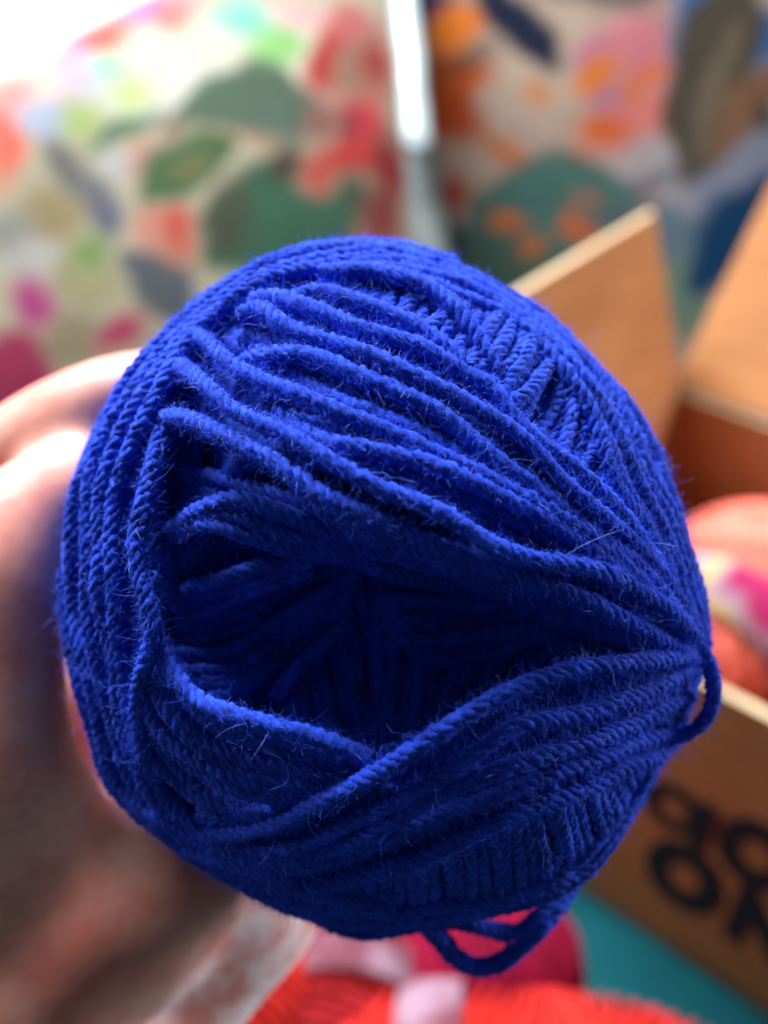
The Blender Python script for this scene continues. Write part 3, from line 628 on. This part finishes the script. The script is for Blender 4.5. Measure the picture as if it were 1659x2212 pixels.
# --- traced single strands lying on top (each a part of its own)
ST = [
 [(545,650,-1),(601,640,.5),(680,665,1),(749,697,1),(823,722,1),(900,745,1),(980,790,1),(1064,843,1),(1138,930,.8),(1244,1012,.6),(1340,1105,.4),(1440,1230,0)],
 [(520,690,-1),(560,668,.5),(624,707,1.2),(726,739,1.2),(800,768,1.2),(874,806,1.2),(980,859,1.2),(1085,912,1.2),(1149,965,1.2),(1218,1044,1),(1297,1112,.8),(1403,1205,.4),(1490,1330,0)],
 [(505,800,-2.5),(545,774,-.5),(634,762,.3),(703,776,.6),(773,809,.8),(847,843,.6),(927,885,.4),(1022,955,.2),(1120,1030,0),(1230,1115,0),(1380,1225,0),(1480,1345,0)],
 [(385,700,-3),(420,718,-.8),(448,739,.8),(495,781,1.4),(564,818,1.4),(634,850,1.2),(726,892,.9),(830,930,.6),(950,985,.4),(1085,1055,.4),(1200,1115,.3),(1340,1220,.3),(1470,1350,0)],
 [(600,900,-1),(690,945,.2),(768,965,.9),(847,986,1.1),(953,1012,1.1),(1085,1076,.9),(1191,1129,.7),(1320,1222,.4),(1460,1352,0)],
 [(360,775,-3.5),(395,795,-1),(425,818,.5),(472,855,1.6),(518,888,1.8),(587,920,1.9),(657,952,1.9),(726,994,1.9),(823,1050,1.8),(953,1104,1.8),(1036,1160,1.6),(1144,1208,1.5),(1260,1228,1.4),(1340,1252,1.4),(1402,1286,1.6),(1455,1330,2.0),(1500,1378,2.6)],
 [(270,925,-5),(330,905,-4),(385,900,-2),(448,920,-.5),(518,957,.3),(587,998,.7),(657,1040,.8),(726,1080,.6),(830,1135,.2),(930,1175,-.4),(1040,1210,-.8),(1150,1250,-.6),(1270,1300,-.4),(1400,1370,-.2),(1500,1420,0)],
 [(640,640,-.5),(689,626,.5),(749,637,.9),(823,662,1),(900,700,.8),(960,745,.4),(1010,800,-.2)],
 [(690,600,0),(780,590,.8),(850,598,1.2),(927,628,1.3),(985,680,1.0),(1030,735,.4),(1080,800,0)],
 [(500,720,-6),(560,745,-5),(620,800,-3),(700,850,-1.5),(800,890,-.8),(900,930,-.6),(1000,985,-.6),(1100,1050,-.5)],
 [(350,930,-4),(325,1030,-2.5),(300,1120,-.8),(290,1180,.5),(298,1240,.8),(318,1310,1),(330,1370,1),(315,1430,1),(300,1500,.8),(300,1570,.5),(318,1640,0)],
 [(318,1240,-5),(325,1330,-3),(347,1405,-1.5),(380,1460,-.5),(448,1523,.1),(564,1562,-.5),(640,1580,-1.2),(703,1600,-1.5),(796,1640,-1.5)],
 [(420,1800,0),(500,1800,.5),(600,1780,.9),(690,1740,1.2),(768,1700,1.4),(870,1630,1.5),(972,1560,1.6),(1060,1510,1.5),(1144,1474,1.4),(1250,1445,1.2),(1359,1428,1),(1450,1424,.8),(1512,1424,.6)],
 [(540,1835,.2),(650,1818,1.2),(768,1775,2.1),(850,1730,2.3),(929,1692,2.3),(1010,1640,2.3),(1080,1596,2.2),(1144,1568,2.1),(1225,1546,1.9),(1305,1524,1.6),(1400,1490,.6),(1490,1450,.2)],
 [(520,1858,.2),(650,1850,1.0),(768,1810,1.8),(902,1738,2.1),(1036,1680,2.1),(1171,1630,1.8),(1305,1588,1.4),(1400,1550,.5),(1490,1500,0)],
 [(400,1830,0),(560,1872,.2),(700,1860,.5),(830,1805,.7),(950,1760,.8),(1080,1715,.8),(1200,1668,.6),(1340,1620,.3),(1450,1570,0)],
 [(600,1915,0),(730,1903,.9),(854,1872,1.7),(930,1842,1.8),(1010,1806,1.8),(1117,1756,1.6),(1251,1710,1.0),(1380,1640,-.2),(1460,1590,-.4)],
 [(470,1810,-.4),(600,1850,0),(720,1850,.2),(850,1790,.3)],
 [(255,1690,.4),(300,1740,1),(355,1770,1),(430,1810,1),(520,1850,.8),(620,1895,.5),(740,1940,0),(850,1965,-.5)],
 [(140,1240,-2),(146,1340,-1),(172,1470,-.3),(215,1630,.3),(285,1740,.5),(380,1820,.5),(480,1885,.3),(600,1940,0),(720,1975,-.6),(850,1992,-1)],
]
lab = {5: 'long strand crossing the whole face above the hollow', 12: 'topmost strand of the lower right bundle, below the hollow', 10: 'thick lit strand at the left edge of the hollow'}
for i, s_ in enumerate(ST):
    add('yarn_strand', [on_ball(s_, 0.2)], lab.get(i), hairs=16, hlen=.0012)

# --- loose loops (offsets written as explicit depths)
def loop(name, pts, label, **kw):
    a = catmull([(x, y, d*1000) for x, y, d in pts], 12); add(name, [P(a[:, 0], a[:, 1], a[:, 2]/1000)], label, **kw)
loop('yarn_loop', [(1455,1332,.1355),(1495,1375,.137),(1522,1410,.1375),(1540,1450,.137),(1545,1500,.1365),(1528,1550,.1365),(1492,1580,.137),(1450,1592,.139),(1400,1590,.142)], 'loose loop sticking out at the right edge', hairs=20, R=.00118)
loop('yarn_loop', [(900,1985,.144),(940,2020,.146),(980,2068,.148),(1030,2092,.149),(1085,2078,.149),(1135,2035,.149),(1175,1990,.149),(1215,1940,.152),(1230,1900,.156)], 'loose loop hanging at the bottom of the ball', hairs=24, R=.00155)
loop('yarn_loop', [(940,1985,.146),(1010,1994,.147),(1075,2010,.148),(1125,2010,.1485),(1170,1972,.149),(1215,1925,.152),(1230,1890,.156)], 'second loose strand beside the hanging loop', hairs=20, R=.0012)
loop('yarn_loop', [(690,1985,.146),(740,2012,.147),(800,2018,.147),(870,2005,.146),(940,1990,.145)], 'strand sagging at the bottom left of the ball', hairs=20)

# --- flyaway fibres
n = 1100; HV = []; HF = []
for i in range(n):
    if i % 3 == 0:
        a = rng.uniform(-np.pi, np.pi); q = rng.uniform(.985, 1.0); rb = np.interp(a, _a, _r); px, py = BC[0]+math.cos(a)*rb*q, BC[1]+math.sin(a)*rb*q
        d = float(dome(px, py))-.0005
    else:
        while True:
            px, py = rng.uniform(130, 1520), rng.uniform(540, 2000)
            if rho(px, py) < .98 and float(hollow(px, py)) < .006: break
        d = float(dome(px, py))-rng.uniform(.0005, .002)
    p0 = P(px, py, d); nrm = (p0-cen)-fw*.01; nrm /= np.linalg.norm(nrm)
    L_ = rng.gamma(3, .0008); dr = nrm*rng.uniform(.1, .9)+rng.normal(0, .7, 3); dr /= np.linalg.norm(dr); pts = [p0]
    curl = rng.normal(0, .45, 3)
    for k in range(7):
        pts.append(pts[-1]+dr*L_/7); dr = dr+curl+rng.normal(0, .25, 3); dr /= np.linalg.norm(dr)
    V, F, U = tube(np.array(pts), np.linspace(.000020, .000010, 8), 3); HF.append(F+8*3*i); HV.append(V)
o = mkmesh('stray_fibres', np.vstack(HV)-inv, np.vstack(HF), PALEF, ball); o['kind'] = 'stuff'

# ================================================================== the holding hand
SKIN, N, L, b = mat('skin', srgb(214, 160, 138), 0.5, 0.35)
b.inputs['Subsurface Weight'].default_value = 0.35; b.inputs['Subsurface Radius'].default_value = (1.0, .35, .2); b.inputs['Subsurface Scale'].default_value = .004
tc = N.new('ShaderNodeTexCoord'); n1 = noise_tex(N, L, 55, 4, tc.outputs['Object']); r = ramp(N, L, n1.outputs[0], [(0.35, srgb(200,118,102)), (0.5, srgb(210,146,128)), (0.68, srgb(218,168,150))]); PALMC = None
vd = N.new('ShaderNodeVectorMath'); vd.operation = 'DISTANCE'; L.new(tc.outputs['Object'], vd.inputs[0]); PALM_NODE = vd
mr = N.new('ShaderNodeMapRange'); L.new(vd.outputs['Value'], mr.inputs[0]); mr.inputs[1].default_value = .026; mr.inputs[2].default_value = .018
n3 = noise_tex(N, L, 110, 4, tc.outputs['Object']); r3 = ramp(N, L, n3.outputs[0], [(0.38, srgb(226,150,140)), (0.55, srgb(246,214,214)), (0.7, srgb(252,236,240))])  # pale pink palm skin, lightened further to make the strip look lit
mxp = N.new('ShaderNodeMix'); mxp.data_type = 'RGBA'; L.new(mr.outputs[0], mxp.inputs[0]); L.new(r.outputs[0], mxp.inputs[6]); L.new(r3.outputs[0], mxp.inputs[7])
L.new(mxp.outputs[2], b.inputs['Base Color'])
mp = N.new('ShaderNodeMapping'); L.new(tc.outputs['Object'], mp.inputs[0]); mp.inputs['Rotation'].default_value = (0, .7, .5); mp.inputs['Scale'].default_value = (1, 3, 1)
n2 = noise_tex(N, L, 170, 3, tc.outputs['Object']); bump(N, L, n2.outputs[0], b, 0.12, 0.0012)
def chain(pts):
    a = catmull([(x, y, d*1000, r_) for x, y, d, r_ in pts], 6)
    p = P(a[:, 0], a[:, 1], a[:, 2]/1000); rr = a[:, 3]/1000
    bmx = []
    V, F, U = tube(p, rr, 20); F = [tuple(f) for f in F]; n = len(p)
    for (ii, sg) in ((0, -1), (n-1, 1)):       # rounded end
        T = frames(p)[0][ii]*sg; ring = V[ii*20:(ii+1)*20]; base = len(V); last = [ii*20+q for q in range(20)]
        for el in (.5, 1.0, 1.35):
            new = p[ii]+(ring-p[ii])*math.cos(el)+T*rr[ii]*math.sin(el); st = len(V); V = np.vstack([V, new]); cur = [st+q for q in range(20)]
            for q in range(20):
                f = (last[q], last[(q+1) % 20], cur[(q+1) % 20], cur[q]); F.append(f if sg > 0 else f[::-1])
            last = cur
        F.append(tuple(last) if sg > 0 else tuple(last[::-1]))
    return V, F
HAND = [
 [(-420,2950,.168,40),(-160,2500,.172,38),(110,2040,.166,25),(290,1950,.168,18),(395,1885,.170,13.2)],          # wrist, ball of the thumb
 [(60,2060,.165,22),(-10,1800,.158,18),(-38,1630,.154,14.6),(-15,1420,.153,11.3),(0,1240,.154,10.8),(60,1120,.158,9.6),(150,1060,.163,8.6),(210,1040,.168,7.5)],  # thumb
 [(-260,1330,.185,11),(-120,1120,.178,9.6),(50,965,.173,8.6),(200,888,.172,8.8),(320,850,.174,8.2),(460,840,.180,7.6),(560,860,.188,6.6)],   # index finger
 [(-200,1500,.195,13),(60,1480,.195,13),(230,1650,.197,15),(380,1830,.197,17),(548,1897,.186,15.5),(388,2099,.184,15.8),(180,2360,.182,19),(-150,2800,.180,27)],  # palm and heel
 [(-260,1330,.190,12),(-60,1250,.202,10),(250,1150,.212,8.6),(520,1120,.214,8),(760,1130,.214,7)],
 [(-100,1450,.198,12),(100,1420,.206,9.6),(400,1380,.214,8.4),(700,1370,.216,7.8),(900,1390,.216,7)],
 [(60,1600,.200,12),(300,1660,.208,9),(560,1640,.214,8),(780,1620,.214,7),(900,1610,.213,6.4)],
]
V = np.zeros((0, 3)); F = []
for ch in HAND:
    v, f = chain(ch); F += [tuple(q+len(V) for q in x) for x in f]; V = np.vstack([V, v])
person = thing('person', 'left hand gripping the big blue ball from the left, thumb in front', 'person')
person.location = tuple(P(0., 1700., .16)); pinv = np.array(person.location)
PALM_NODE.inputs[1].default_value = tuple(P(520., 2080., .180)-pinv)
hand = mkmesh('hand', V-pinv, F, SKIN, person)
rm = hand.modifiers.new('r', 'REMESH'); rm.mode = 'VOXEL'; rm.voxel_size = .0013; rm.use_smooth_shade = True
sm = hand.modifiers.new('s', 'SMOOTH'); sm.factor = .6; sm.iterations = 40
NAIL, N, L, b = mat('fingernail', srgb(240, 215, 210), 0.25, 0.5)
a = np.linspace(0, np.pi, 9); vv = []; ff = []
c0 = P(285., 1725., .179); Tn = P(330., 1790., .179)-P(240., 1680., .179); Tn /= np.linalg.norm(Tn); Nn = -fw*.8+np.cross(Tn, fw)*.0; Bn = np.cross(Tn, fw)
for u in np.linspace(-1, 1, 11):
    wd = .0042*math.sqrt(max(0.02, 1-abs(u)**3))
    for q in a: vv.append(c0+Tn*u*.0062+Bn*math.cos(q)*wd-fw*math.sin(q)*.0018)
for i in range(10):
    for j in range(8): ff.append((i*9+j, i*9+j+1, (i+1)*9+j+1, (i+1)*9+j))
nl = mkmesh('fingernail', np.array(vv)-pinv, ff, NAIL, person); nl.modifiers.new('t', 'SOLIDIFY').thickness = .0005
